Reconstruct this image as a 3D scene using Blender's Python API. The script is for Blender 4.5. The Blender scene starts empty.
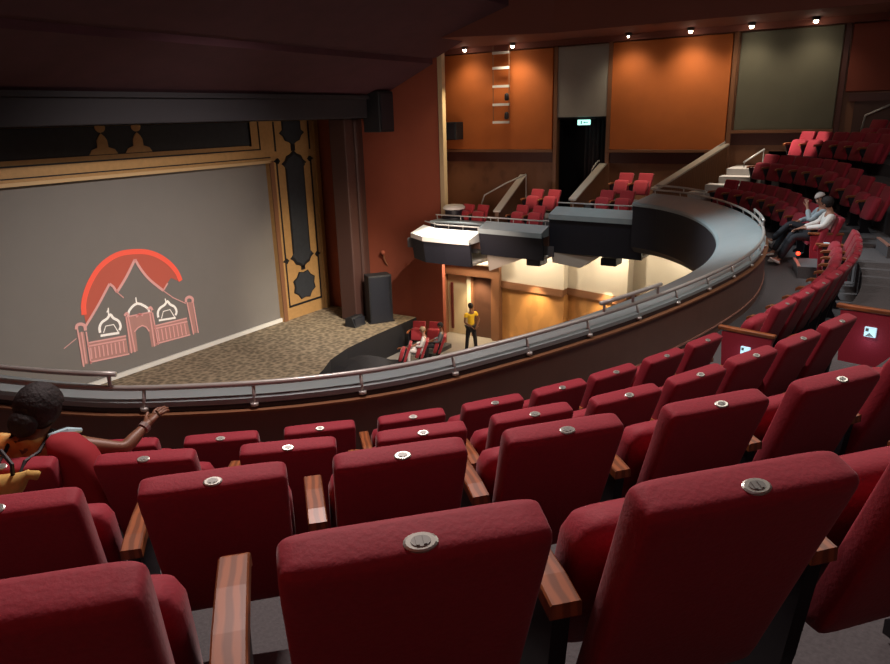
import bpy, bmesh, math, random
import numpy as np
from mathutils import Vector, Matrix
random.seed(7)
C = bpy.context.scene.collection
PI = math.pi
def V(*a): return Vector(a)

# ------------------------------------------------------------------ camera (eye at the origin, metres)
FPX, PITCH, ROLL, HEAD = 705.0, math.radians(17.0), 0.027, math.radians(57.3)
hx, hy = math.sin(HEAD), math.cos(HEAD)
FW = V(hx*math.cos(PITCH), hy*math.cos(PITCH), -math.sin(PITCH))
_rt = V(hy, -hx, 0); _up = _rt.cross(FW)
RT = _rt*math.cos(ROLL) - _up*math.sin(ROLL); UP = _rt*math.sin(ROLL) + _up*math.cos(ROLL)
cam_data = bpy.data.cameras.new('camera'); cam = bpy.data.objects.new('camera', cam_data); C.objects.link(cam)
cam_data.sensor_width = 36; cam_data.lens = FPX*36/890; cam_data.clip_start = .05; cam_data.clip_end = 200
cam.matrix_world = Matrix(((RT.x, UP.x, -FW.x, 0), (RT.y, UP.y, -FW.y, 0), (RT.z, UP.z, -FW.z, 0), (0, 0, 0, 1)))
sc = bpy.context.scene; sc.camera = cam
sc.view_settings.view_transform = 'Standard'; sc.view_settings.look = 'None'
sc.view_settings.gamma = 1; sc.view_settings.exposure = 0.0
def proj(p):
    z = Vector(p).dot(FW)
    if z < .1: return (-9999, -9999)
    return 445+FPX*Vector(p).dot(RT)/z, 332-FPX*Vector(p).dot(UP)/z
def ray(x, y): return FW + RT*(x-445)/FPX + UP*(332-y)/FPX
def at(x, y, Y):                 # the point of the plane y = Y seen at a pixel
    d = ray(x, y); return d*(Y/d.y)

w = bpy.data.worlds.new('world'); sc.world = w; w.use_nodes = True
w.node_tree.nodes['Background'].inputs[0].default_value = (.62, .45, .75, 1)
w.node_tree.nodes['Background'].inputs[1].default_value = 0.022

def light(name, kind, loc, energy, color=(1, .85, .7), target=None, size=.3, spot=60, blend=.5, size_y=None):
    d = bpy.data.lights.new(name, kind); d.energy = energy; d.color = color
    if kind == 'AREA':
        d.size = size
        if size_y: d.shape = 'RECTANGLE'; d.size_y = size_y
    else: d.shadow_soft_size = size
    if kind == 'SPOT': d.spot_size = math.radians(spot); d.spot_blend = blend
    o = bpy.data.objects.new(name, d); C.objects.link(o); o.location = loc
    if target is not None: o.rotation_euler = (Vector(target)-Vector(loc)).to_track_quat('-Z', 'Y').to_euler()
    return o
# house lights in the ceiling, over the balcony, then added fill spots
light('balcony_light', 'AREA', (4.2, 3.6, 3.6), 330, (1, .82, .78), (2.2, 1.8, -1.2), 1.0)
light('balcony_light', 'AREA', (.8, -1.8, 3.6), 8, (.95, .8, .9), (5.0, 2.6, -2.4), 2.5)
light('balcony_light', 'AREA', (8.6, -1.0, 3.8), 190, (1, .88, .8), (10, 2.2, -2.4), 2)
light('balcony_light', 'AREA', (16, -1.5, 3.8), 8, (1, .85, .8), (15, 1, -2), 2)
light('balcony_light', 'SPOT', (12.6, 7.0, 3.4), 2600, (.86, .95, 1), (13.4, 3.2, -2.2), .5, 50, 1)  # added cool spot without a fixture, brightens the curved ledge
light('aisle_fill', 'SPOT', (8.0, 2.2, 3.8), 420, (1, .93, .88), (8.0, 1.3, -2.8), .3, 30, .9)  # added spot, no fixture, lifts the near aisle carpet
light('aisle_fill', 'SPOT', (12.5, 1.8, 3.8), 420, (1, .93, .88), (12.6, 1.0, -2.8), .3, 32, .9)  # added spot, no fixture, lifts the carpet further along
# stage lighting
light('stage_spot', 'SPOT', (14, 6, 3.5), 5500, (1, .93, .82), (18.3, 15.6, -7), .1, 30, .9)
light('stage_spot', 'SPOT', (12, 8, 3.3), 500, (1, .92, .8), (13, 15, -7), .3, 70, 1)
light('stage_spot', 'SPOT', (11, 4, 3.5), 8000, (1, .9, .83), (11.8, 18.4, -8.3), .3, 62, 1)
light('stage_spot', 'SPOT', (14, 5, 3.4), 5500, (1, .85, .6), (18.9, 18.4, -6.4), .3, 24, 1)
light('stage_light', 'AREA', (16.5, 10.5, -3), 90, (1, .75, .62), (20.4, 15, -6.5), 1.5)

# ------------------------------------------------------------------ materials
def mat(name, col, rough=.6, metal=0., noise=0., nscale=30, bump=0., emit=0., ecol=None, spec=.5, sheen=0., coat=0., voro=False, wave=False, col2=None):
    m = bpy.data.materials.new(name); m.use_nodes = True; nt = m.node_tree; b = nt.nodes['Principled BSDF']
    b.inputs['Base Color'].default_value = (*col, 1); b.inputs['Roughness'].default_value = rough
    b.inputs['Metallic'].default_value = metal; b.inputs['Specular IOR Level'].default_value = spec
    if sheen: b.inputs['Sheen Weight'].default_value = sheen; b.inputs['Sheen Roughness'].default_value = .4
    if coat: b.inputs['Coat Weight'].default_value = coat
    if emit:
        b.inputs['Emission Color'].default_value = (*(ecol or col), 1); b.inputs['Emission Strength'].default_value = emit
    if noise or bump:
        tc = nt.nodes.new('ShaderNodeTexCoord'); mp = nt.nodes.new('ShaderNodeMapping')
        nt.links.new(tc.outputs['Object'], mp.inputs[0])
        if voro:
            t = nt.nodes.new('ShaderNodeTexVoronoi'); t.inputs['Scale'].default_value = nscale; out = t.outputs['Distance']
        elif wave:
            t = nt.nodes.new('ShaderNodeTexWave'); t.inputs['Scale'].default_value = nscale
            t.inputs['Distortion'].default_value = 6; t.inputs['Detail'].default_value = 3; t.inputs['Detail Scale'].default_value = 1.4
            mp.inputs['Scale'].default_value = (1, .25, .25); out = t.outputs['Fac']
        else:
            t = nt.nodes.new('ShaderNodeTexNoise'); t.inputs['Scale'].default_value = nscale; t.inputs['Detail'].default_value = 4; out = t.outputs['Fac']
        nt.links.new(mp.outputs[0], t.inputs['Vector'])
        if noise:
            r = nt.nodes.new('ShaderNodeValToRGB'); c2 = col2 or tuple(c*(1-noise) for c in col)
            r.color_ramp.elements[0].position = .25; r.color_ramp.elements[1].position = .75
            r.color_ramp.elements[0].color = (*c2, 1); r.color_ramp.elements[1].color = (*col, 1)
            nt.links.new(out, r.inputs[0]); nt.links.new(r.outputs[0], b.inputs['Base Color'])
        if bump:
            bp = nt.nodes.new('ShaderNodeBump'); bp.inputs['Strength'].default_value = bump; bp.inputs['Distance'].default_value = .01
            nt.links.new(out, bp.inputs['Height']); nt.links.new(bp.outputs[0], b.inputs['Normal'])
    return m
M = dict(
 fabric=mat('seat_fabric', (.34, .013, .032), .75, noise=.18, nscale=90, bump=.15, sheen=.12),
 armwood=mat('arm_wood', (.36, .11, .035), .4, noise=.45, nscale=9, wave=True),
 dark=mat('dark_metal', (.012, .011, .016), .5),
 badge=mat('badge_metal', (.55, .56, .5), .35, .7),
 badge2=mat('badge_etch', (.27, .28, .26), .5, .5),
 brown=mat('parapet_wood', (.18, .095, .07), .4, noise=.15, nscale=3),
 trimwood=mat('trim_wood', (.22, .1, .05), .4),
 ledge=mat('ledge_top', (.3, .36, .37), .4, noise=.1, nscale=4),
 navy=mat('navy_panel', (.01, .011, .02), .7, noise=.2, nscale=40),
 band=mat('black_band', (.02, .022, .03), .3),
 rail=mat('rail_steel', (.5, .49, .46), .35, .35),
 carpet=mat('carpet', (.11, .102, .105), .95, noise=.3, nscale=60, bump=.3),
 nosing=mat('nosing', (.4, .2, .15), .5),
 stagecarpet=mat('stage_carpet', (.32, .25, .165), .9, noise=.6, nscale=6.5, voro=True, bump=.2),
 redwall=mat('red_wall', (.3, .07, .035), .8, noise=.06, nscale=3),
 orange=mat('orange_panel', (.5, .13, .022), .75, noise=.12, nscale=2),
 green=mat('grey_green_panel', (.12, .115, .08), .85, noise=.1, nscale=2),
 grey=mat('grey_panel', (.32, .3, .26), .85, noise=.1, nscale=2),
 wallwood=mat('wall_wood', (.2, .085, .04), .5, noise=.25, nscale=4, wave=True),
 darkwood=mat('dado_wood', (.07, .02, .014), .5),
 lowood=mat('stalls_wood', (.55, .27, .09), .45, noise=.15, nscale=3, wave=True),
 cream=mat('cream_plaster', (.6, .54, .45), .8),
 maroon=mat('ceiling_maroon', (.085, .026, .036), .9, noise=.2, nscale=2),
 soffit=mat('soffit', (.2, .06, .04), .8),
 header=mat('header', (.02, .016, .02), .8),
 gold=mat('gold_paint', (.48, .27, .1), .55, noise=.2, nscale=8),
 line=mat('line_black', (.008, .007, .008), .7),
 inlay=mat('inlay_slate', (.03, .033, .04), .8, noise=.25, nscale=6),
 screen=mat('screen_cloth', (.2, .185, .17), .9, noise=.04, nscale=2),
 white=mat('white_paint', (.75, .73, .68), .6),
 black=mat('black_curtain', (.006, .005, .007), .9),
 speaker=mat('speaker_black', (.015, .016, .02), .6, noise=.3, nscale=80),
 lens=mat('lamp_lens', (1, .9, .75), .4, emit=30, ecol=(1, .86, .66)),
 lamp_body=mat('lamp_body', (.05, .04, .04), .5),
 exitm=mat('exit_lit', (.4, .9, .8), .4, emit=1.6, ecol=(.45, .95, .85)),
 exitd=mat('exit_mark', (.02, .3, .25), .5),
 marker=mat('marker_lit', (.5, .8, .9), .4, emit=.8, ecol=(.55, .85, 1)),
 redlamp=mat('red_lamp', (1, .05, .02), .4, emit=5, ecol=(1, .04, .015)),
 pinkline=mat('emblem_pink', (.62, .33, .3), .8, emit=.16, ecol=(1, .42, .38)),
 pinkfill=mat('emblem_pink_fill', (.38, .2, .17), .8, emit=.09, ecol=(1, .42, .36)),
 paleline=mat('emblem_pale', (.8, .74, .68), .8, emit=.28, ecol=(1, .9, .8)),
 redline=mat('emblem_red', (.7, .08, .05), .8, emit=.32, ecol=(1, .13, .07)),
 redfill=mat('emblem_red_fill', (.4, .09, .06), .8, emit=.13, ecol=(1, .14, .08)),
 skin_d=mat('skin_deep', (.2, .085, .045), .5), skin=mat('skin', (.36, .18, .12), .5),
 hair=mat('hair', (.014, .009, .009), .75, noise=.5, nscale=40, bump=1.0),
 yellow=mat('yellow_shirt', (.95, .62, .03), .8), trousers=mat('black_trousers', (.012, .012, .016), .8),
 bluegrey=mat('blue_grey_shirt', (.35, .42, .46), .8), whitecloth=mat('white_cloth', (.75, .72, .68), .8),
 jeans=mat('dark_jeans', (.01, .012, .018), .8), shoe=mat('shoe_white', (.6, .58, .55), .6),
 orangecloth=mat('orange_pattern', (.62, .25, .05), .8, noise=.9, nscale=26, voro=True, col2=(.75, .5, .18)),
 shawl=mat('red_shawl', (.3, .012, .02), .85), bag=mat('yellow_bag', (.72, .45, .12), .75, noise=.3, nscale=14, bump=.5),
 strap=mat('black_strap', (.01, .01, .012), .6), cap=mat('pale_cap', (.5, .45, .42), .8), eye=mat('eye', (.02, .01, .01), .3),
 bluecloth=mat('pale_blue_cloth', (.4, .6, .66), .7), watch=mat('watch', (.45, .35, .32), .3, .6),
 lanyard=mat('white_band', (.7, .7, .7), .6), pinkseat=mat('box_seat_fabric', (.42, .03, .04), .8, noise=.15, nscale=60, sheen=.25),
 steptop=mat('step_tread', (.42, .39, .36), .7), capwhite=mat('partition_cap', (.5, .45, .38), .5),
)

# ------------------------------------------------------------------ mesh helpers
def obj(name, bm, m, parent=None, smooth=False, kind=None):
    me = bpy.data.meshes.new(name); bmesh.ops.recalc_face_normals(bm, faces=bm.faces[:]); bm.to_mesh(me); bm.free()
    if smooth:
        for p in me.polygons: p.use_smooth = True
    for x in (m if isinstance(m, (list, tuple)) else [m]): me.materials.append(x)
    o = bpy.data.objects.new(name, me); C.objects.link(o)
    if parent: o.parent = parent
    if kind: o['kind'] = kind
    return o
def thing(name, label, cat, loc=(0, 0, 0), rotz=0, group=None):
    o = bpy.data.objects.new(name, None); C.objects.link(o); o.empty_display_size = .1
    o.location = loc; o.rotation_euler = (0, 0, rotz); o['label'] = label; o['category'] = cat
    if group: o['group'] = group
    return o
def tag(o, label, cat, group=None):
    o['label'] = label; o['category'] = cat
    if group: o['group'] = group
    return o
def dup(root, loc, rotz, label, group=None):
    r = root.copy(); C.objects.link(r); r.location = loc; r.rotation_euler = (0, 0, rotz); r['label'] = label
    if group: r['group'] = group
    for ch in list(root.children):
        c = ch.copy(); C.objects.link(c); c.parent = r
        for g in ch.children:
            d = g.copy(); C.objects.link(d); d.parent = c
    return r
def box(bm, x0, x1, y0, y1, z0, z1, mtx=None, bev=0):
    r = bmesh.ops.create_cube(bm, size=1); vs = r['verts']
    for v in vs: v.co = V((x0+x1)/2+v.co.x*(x1-x0), (y0+y1)/2+v.co.y*(y1-y0), (z0+z1)/2+v.co.z*(z1-z0))
    if bev:
        es = list({e for v in vs for e in v.link_edges})
        vs = bmesh.ops.bevel(bm, geom=es, offset=bev, segments=3, affect='EDGES', profile=.5)['verts']
        # bevel returns only new verts; gather whole island
        seen = set(vs); st = list(vs)
        while st:
            a = st.pop()
            for e in a.link_edges:
                b = e.other_vert(a)
                if b not in seen: seen.add(b); st.append(b)
        vs = list(seen)
    if mtx is not None:
        for v in vs: v.co = mtx @ v.co
    return bm
def bx(*a, **k): return box(bmesh.new(), *a, **k)
def tube(bm, pts, r, n=8, cap=True):
    pts = [Vector(p) for p in pts]; rings = []; N = len(pts)
    rr = r if isinstance(r, (list, tuple)) else [r]*N
    prev = None
    for i, p in enumerate(pts):
        t = (pts[min(i+1, N-1)]-pts[max(i-1, 0)]).normalized()
        a = prev if prev is not None else (V(0, 0, 1) if abs(t.z) < .9 else V(1, 0, 0))
        u = (a - t*a.dot(t)).normalized(); prev = u; q = t.cross(u)
        rings.append([bm.verts.new(p + (u*math.cos(2*PI*k/n)+q*math.sin(2*PI*k/n))*rr[i]) for k in range(n)])
    for a, b in zip(rings, rings[1:]):
        for k in range(n): bm.faces.new((a[k], a[(k+1) % n], b[(k+1) % n], b[k]))
    if cap: bm.faces.new(rings[0][::-1]); bm.faces.new(rings[-1])
    return bm
def tb(pts, r, n=8): return tube(bmesh.new(), pts, r, n)
def prism(bm, poly, f0, f1):      # poly 2-D, f0/f1 map (u,v) -> 3-D on the two sides
    a = [bm.verts.new(f0(u, v)) for u, v in poly]; b = [bm.verts.new(f1(u, v)) for u, v in poly]
    bm.faces.new(a); bm.faces.new(b[::-1]); n = len(a)
    for i in range(n): bm.faces.new((a[i], b[i], b[(i+1) % n], a[(i+1) % n]))
    return bm
def flat(bm, poly, Y, th):        # slab in an xz plane, front face at y=Y, th thick towards +y
    return prism(bm, poly, lambda u, v: V(u, Y, v), lambda u, v: V(u, Y+th, v))
def slab(bm, poly, z, th):
    return prism(bm, poly, lambda u, v: V(u, v, z), lambda u, v: V(u, v, z-th))
def lathe(bm, prof, n=20, c=(0, 0, 0)):
    rings = [[bm.verts.new(V(c[0]+r*math.cos(2*PI*k/n), c[1]+r*math.sin(2*PI*k/n), c[2]+z)) for k in range(n)] for r, z in prof]
    for a, b in zip(rings, rings[1:]):
        for k in range(n): bm.faces.new((a[k], a[(k+1) % n], b[(k+1) % n], b[k]))
    bm.faces.new(rings[0][::-1]); bm.faces.new(rings[-1]); return bm
def loft(bm, rings, cap=True):
    R = [[bm.verts.new(p) for p in r] for r in rings]; n = len(R[0])
    for a, b in zip(R, R[1:]):
        for k in range(n): bm.faces.new((a[k], a[(k+1) % n], b[(k+1) % n], b[k]))
    if cap: bm.faces.new(R[0][::-1]); bm.faces.new(R[-1])
    return bm
def superring(cx, cy, z, w, t, n=32, e=.35, sy=0, sz=0):
    out = []
    for k in range(n):
        a = 2*PI*k/n; c, s = math.cos(a), math.sin(a)
        x = w/2*math.copysign(abs(c)**e, c); y = t/2*math.copysign(abs(s)**e, s)
        out.append(V(cx+x, cy+y, z + sy*y + sz*(x/(w/2))**2))
    return out

# ------------------------------------------------------------------ the curve of the balcony front
RIM = [[2.15, 8.6], [2.36, 7.2], [2.65, 6.04], [2.93, 5.2], [3.28, 4.6], [3.82, 3.92], [4.52, 3.34], [5.46, 2.9], [6.401, 2.55],
 [7.204, 2.301], [7.931, 2.118], [8.596, 1.976], [9.22, 1.863], [9.819, 1.774], [10.407, 1.71], [10.998, 1.679], [11.596, 1.69], [12.21, 1.736],
 [12.848, 1.819], [13.521, 1.946], [14.239, 2.127], [15.013, 2.376], [15.851, 2.715], [16.746, 3.175], [17.66, 3.796], [18.491, 4.615], [18.98, 5.5]]
def catmull(P, n=16):
    P = [np.array(p, float) for p in P]; Q = [2*P[0]-P[1]] + P + [2*P[-1]-P[-2]]; out = []
    for i in range(1, len(Q)-2):
        for t in np.linspace(0, 1, n, endpoint=False):
            a, b, c, d = Q[i-1:i+3]
            out.append(.5*((2*b)+(-a+c)*t+(2*a-5*b+4*c-d)*t*t+(-a+3*b-3*c+d)*t**3))
    out.append(P[-1]); return np.array(out)
RD = catmull(RIM); RL = np.r_[0, np.cumsum(np.hypot(*np.diff(RD, axis=0).T))]; RLEN = RL[-1]
RTn = np.gradient(RD, axis=0); RTn /= np.hypot(*RTn.T)[:, None]
for _ in range(12): RTn[1:-1] = (RTn[:-2]+RTn[1:-1]+RTn[2:])/3; RTn /= np.hypot(*RTn.T)[:, None]
RN = np.c_[RTn[:, 1], -RTn[:, 0]]
def rim(s, d=0):
    p = np.array([np.interp(s, RL, RD[:, k]) for k in (0, 1)]); n = np.array([np.interp(s, RL, RN[:, k]) for k in (0, 1)])
    n /= np.hypot(*n); q = p+n*d
    return V(q[0], q[1], 0), V(n[0], n[1], 0)
WX0, WX1 = -1.15, 22.5
def sweep(bm, prof, s0, s1, ds=.22, closed=False, clamp=False):
    n = max(2, int((s1-s0)/ds)+1); rings = []
    for i in range(n):
        s = s0+(s1-s0)*i/(n-1); ring = []
        for d, z in prof:
            q, _ = rim(s, d)
            if clamp: q.x = min(max(q.x, WX0), WX1)
            ring.append(bm.verts.new((q.x, q.y, z)))
        rings.append(ring)
    m = len(prof)
    for a, b in zip(rings, rings[1:]):
        for k in range(m if closed else m-1):
            k2 = (k+1) % m
            try: bm.faces.new((a[k], a[k2], b[k2], b[k]))
            except Exception: pass
    if closed:
        bm.faces.new(rings[0][::-1]); bm.faces.new(rings[-1])
    return bm

FLOORZ = {'D': -2.82, 'C': -2.41, 'B': -2.0, 'A': -1.6, 'E': -1.19}
EDGE = {'D': (.06, 1.42), 'C': (1.42, 2.5), 'B': (2.5, 3.56), 'A': (3.56, 4.62), 'E': (4.62, 7.6)}
BACKD = {'D': 1.3, 'C': 2.38, 'B': 3.42, 'A': 4.47}
SEND = RLEN-.25

# ------------------------------------------------------------------ structure: floors, walls, ceiling
for k, (d0, d1) in EDGE.items():
    z = FLOORZ[k]
    obj('floor', sweep(bmesh.new(), [(d0, z), (d1, z), (d1, z-.45), (d0, z-.45)], 0, SEND+.2, closed=True, clamp=True), M['carpet'], kind='structure')
obj('floor', slab(bmesh.new(), [(-2, -7), (25, -7), (25, 20), (-2, 20)], -8.0, .2), mat('stalls_floor', (.3, .27, .24), .6, noise=.1, nscale=4), kind='structure')
# stage with its curved front
edge = [(1.2, 12.2), (4, 12.0), (8, 12.1), (11, 12.5), (13, 13.0), (14.4, 13.52), (15.2, 13.93), (16.3, 14.2), (17.9, 14.29), (20.35, 14.29)]
bm = prism(bmesh.new(), edge+[(20.35, 18.6), (1.2, 18.6)], lambda u, v: V(u, v, -7), lambda u, v: V(u, v, -8))
for f in bm.faces: f.material_index = 0 if abs(f.normal.z) > .5 else 1
st = obj('stage_floor', bm, [M['stagecarpet'], M['black']], kind='structure')
for p in st.data.polygons: p.material_index = 0 if abs(p.normal.z) > .5 else 1
# front wall behind the proscenium
bm = bmesh.new(); box(bm, -1.4, 1.3, 18.6, 19, -8, 5); box(bm, 20, 24, 18.6, 19, -8, 5); box(bm, 1.3, 20, 18.6, 19, -.9, 5); box(bm, 1.3, 20, 18.8, 19, -8, -.9)
obj('wall_front', bm, M['black'], kind='structure')
# splayed red side wall with its lit cream end
RW = [(20.25, 18.6), (20.2, 16.6), (20.55, 14.6), (20.72, 13.35)]
bm = bmesh.new()
prism(bm, RW+[(20.98, 13.4), (20.95, 14.6), (20.7, 18.6)], lambda u, v: V(u, v, -8), lambda u, v: V(u, v, 4.6))
obj('wall_right', bm, M['redwall'], kind='structure')
obj('trim_1', bx(20.72, 20.93, 13.16, 13.34, -3.6, 2.2, bev=.02), mat('cream_edge', (.62, .47, .28), .6), kind='structure')
# right side wall: timber with coloured panels as its parts
bm = bmesh.new()
box(bm, 22.5, 22.9, 9.9, 14.6, -8, 2.3); box(bm, 22.5, 22.9, 8.05, 9.9, -.13, 2.3); box(bm, 22.5, 22.9, -7, 8.05, -8, 2.3); box(bm, 20.98, 22.9, 14.4, 14.7, -8, 2.3)
box(bm, 22.5, 22.9, 8.05, 9.9, -8, -3.2)
rw = obj('wall_right', bm, M['wallwood'], kind='structure')
def panel(y0, y1, z0, z1, m, nm): return obj(nm, bx(22.42, 22.5, y0, y1, z0, z1, bev=.015), m, rw)
panel(9.97, 14.3, -1.15, 2.02, M['orange'], 'orange_panel')
panel(8.1, 9.8, -.13, 2.02, M['grey'], 'grey_panel')
panel(4.5, 8.0, -1.15, 2.02, M['orange'], 'orange_panel')
panel(1.75, 4.28, -.6, 2.02, M['green'], 'grey_green_panel')
panel(-3.2, 1.55, .35, 2.02, mat('rust_panel', (.2, .04, .02), .8), 'rust_panel')
for y0, y1, z in ((9.93, 14.3, -1.15), (4.5, 8.02, -1.15), (1.72, 4.35, -.6)):
    obj('dado_rail', bx(22.36, 22.5, y0, y1, z-.09, z, bev=.01), M['trimwood'], rw)
    obj('dado_band', bx(22.45, 22.5, y0, y1, z-.42, z-.09), M['darkwood'], rw)
for y in (9.85, 8.04, 4.4, 1.65):
    obj('pilaster', bx(22.38, 22.55, y-.06, y+.06, -3.2 if y > 5 else -2.6, 2.05), M['trimwood'] if y != 1.65 else M['darkwood'], rw)
obj('recess_panel', bx(22.44, 22.5, -3, 1.3, -2.2, .1), mat('recess_brown', (.07, .03, .02), .6), rw)
obj('recess_frame', bx(22.4, 22.5, -3, 1.45, .1, .3), M['darkwood'], rw)
# dark doorway with curtain
bm = bmesh.new(); box(bm, 23.9, 24, 7.6, 10.2, -3.3, 0); box(bm, 22.9, 24, 7.5, 7.6, -3.3, 0); box(bm, 22.9, 24, 10.2, 10.3, -3.3, 0); box(bm, 22.5, 24, 7.5, 10.3, -.2, -.1); box(bm, 22.5, 24, 7.5, 10.3, -3.3, -3.2)
obj('door_1', bm, M['black'], kind='structure')
cu = thing('doorway_curtain', 'black curtain hanging in folds in the dark doorway under the exit sign', 'curtain', (23.2, 9, -3.2))
bm = bmesh.new(); ring = []
for z in (0, 3.0):
    ring.append([bm.verts.new((.05*math.sin(i*1.3)+.03*math.sin(i*.5), -.9+i*.03, z)) for i in range(34)])
for i in range(33): bm.faces.new((ring[0][i], ring[0][i+1], ring[1][i+1], ring[1][i]))
cl = obj('cloth', bm, mat('curtain_black', (.02, .012, .014), .8), cu, smooth=True); sm = cl.modifiers.new('s', 'SOLIDIFY'); sm.thickness = .02
obj('curtain_rod', tb([(0, -.95, 3.02), (0, .2, 3.02)], .015), M['dark'], cu)
# stalls level side wall: sawtooth cream bulkheads over orange timber
bm = bmesh.new(); bl = bmesh.new(); bt = bmesh.new()
segs = [(11.7, 9.15, 22.1, 21.75), (9.15, 6.9, 22.15, 21.6), (6.9, 4.4, 22.15, 21.6), (4.4, 1.5, 22.1, 21.7), (1.5, -3, 22.1, 21.9)]
for ya, yb, xa, xb in segs:
    for bmm, z0, z1, o in ((bm, -5.75, -4.0, 0), (bl, -8, -5.95, .06), (bt, -5.97, -5.73, -.06)):
        prism(bmm, [(xa+o, ya), (xb+o, yb), (22.5, yb), (22.5, ya)], lambda u, v: V(u, v, z0), lambda u, v: V(u, v, z1))
lw = obj('wall_right', bm, M['cream'], kind='structure'); obj('timber_panelling', bl, M['lowood'], lw); obj('timber_rail', bt, M['trimwood'], lw)
# entrance bay beside the stage
bm = bmesh.new(); box(bm, 21.9, 22.5, 11.7, 12.0, -8, -5.2); box(bm, 21.9, 22.5, 14.0, 14.4, -8, -5.2); box(bm, 21.9, 22.5, 12, 14.0, -5.65, -5.2)
dr = obj('door_2', bm, M['trimwood'], kind='structure')
obj('bay_soffit', bx(21.7, 22.5, 11.7, 14.4, -5.2, -4.6, bev=.1), M['cream'], dr)
obj('door_leaf', bx(22.1, 22.2, 12.0, 12.95, -8, -5.7, bev=.02), mat('door_brown', (.1, .045, .03), .4, noise=.2, nscale=4, wave=True), dr)
obj('door_leaf', bx(22.1, 22.2, 13.1, 14.0, -8, -5.7, bev=.02), mat('door_cream', (.5, .4, .26), .5), dr)
obj('door_post', bx(22.0, 22.25, 12.95, 13.1, -8, -5.65), mat('post_pale', (.7, .62, .48), .5), dr)
obj('door_slot', bx(22.05, 22.12, 13.75, 13.85, -7.8, -6.0), mat('slot_red', (.12, .02, .015), .5), dr)
for y in (12.05, 12.9): obj('door_stile', bx(22.02, 22.1, y-.05, y+.05, -8, -5.7), M['trimwood'], dr)
# remaining shell
obj('wall_left', bx(-1.6, WX0, -7, 19, -8, 4.6), M['redwall'], kind='structure')
obj('wall_back', bx(-1.6, 24, -6.6, -6.2, -8, 4.6), M['wallwood'], kind='structure')
bm = bmesh.new()   # stepped ceiling rising from the stage header
prof = [(15.3, .72), (13.2, 1.62), (13.2, 1.78), (13.0, 1.82), (10.2, 3.0), (10.2, 3.25), (9.5, 3.5), (5, 4.3), (-6.6, 4.3), (-6.6, 4.7), (19, 4.7), (19, .9), (15.3, .9)]
prism(bm, prof, lambda u, v: V(-1.2, u, v), lambda u, v: V(20.25, u, v))
obj('ceiling', bm, M['maroon'], kind='structure')
bm = bmesh.new()
prism(bm, [(20.25, -6.6), (20.25, 9), (18.9, 12.2), (18.9, 13.3), (22.9, 14.7), (22.9, -6.6)], lambda u, v: V(u, v, 2.22), lambda u, v: V(u, v, 4.6))
obj('ceiling', bm, M['soffit'], kind='structure')
obj('trim_2', bx(22.3, 22.5, -6.2, 14.4, 2.05, 2.22), M['soffit'], kind='structure')
# header beam over the stage
bm = bmesh.new(); box(bm, 1.2, 19.3, 15.2, 15.9, .02, .72, bev=.03); box(bm, 1.2, 19.3, 15.1, 15.25, .6, .72)
hb = obj('trim_3', bm, M['header'], kind='structure')
bm = bx(1.2, 20.2, 15.9, 18.6, .0, .5); obj('trim_4', bm, M['header'], kind='structure')
# dark return pier beside the frame
bm = bmesh.new(); box(bm, 18.9, 19.35, 15.9, 16.6, -7, 0, bev=.04); box(bm, 19.35, 20.2, 16.2, 16.7, -7, 0); box(bm, 19.5, 19.75, 15.95, 16.3, -7, 0, bev=.1)
obj('trim_5', bm, mat('pier_brown', (.06, .025, .02), .6), kind='structure')

# ------------------------------------------------------------------ parapet of the balcony
par = obj('balcony_parapet_wall', sweep(bmesh.new(), [(.06, -2.82), (.06, -2.22), (-.02, -2.22), (-.02, -3.2), (.06, -3.2)], 0, RLEN, closed=True), M['brown'], kind='structure')
obj('ledge', sweep(bmesh.new(), [(.04, -2.11), (.0, -2.095), (-.7, -2.28), (-.74, -2.32), (-.74, -2.37), (-.02, -2.19), (.04, -2.15)], 0, RLEN, closed=True), M['ledge'], par)
obj('dark_band', sweep(bmesh.new(), [(.03, -2.22), (.03, -2.125), (-.02, -2.125), (-.02, -2.22)], 0, RLEN, closed=True), M['band'], par)
obj('navy_fascia', sweep(bmesh.new(), [(-.7, -2.31), (-.7, -3.45), (-.58, -3.6), (-.02, -3.6), (-.02, -3.5), (-.58, -3.45), (-.64, -3.4), (-.64, -2.31)], 0, RLEN, closed=True), M['navy'], par)
obj('timber_bead', sweep(bmesh.new(), [(.06, -2.22), (.09, -2.22), (.09, -2.2), (.03, -2.2)], 0, RLEN, closed=True), M['trimwood'], par)
obj('base_bead', sweep(bmesh.new(), [(.06, -2.72), (.075, -2.72), (.075, -2.7), (.06, -2.7)], 0, RLEN, closed=True), M['nosing'], par)
hr = thing('parapet_handrail', 'long steel handrail following the curved balcony front on short posts', 'handrail', (10.8, 1.68, -2.1))
def rel(pts, o): return [Vector(p)-o.location for p in pts]
def rimpts(s0, s1, d, z, ds=.2):
    n = int((s1-s0)/ds)+2; return [V(rim(s0+(s1-s0)*i/(n-1), d)[0].x, rim(s0+(s1-s0)*i/(n-1), d)[0].y, z) for i in range(n)]
obj('rail', tb(rel(rimpts(0, RLEN, 0, -2.0), hr), .024), M['rail'], hr, smooth=True)
s = .45
while s < RLEN:
    q, _ = rim(s, 0); q2, _ = rim(s, .04)
    bm = tb(rel([(q.x, q.y, -2.0), (q2.x, q2.y, -2.17)], hr), .014); tube(bm, rel([(q2.x, q2.y, -2.175), (q2.x, q2.y, -2.15)], hr), .032)
    obj('post', bm, M['rail'], hr, smooth=True); s += .86
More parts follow.
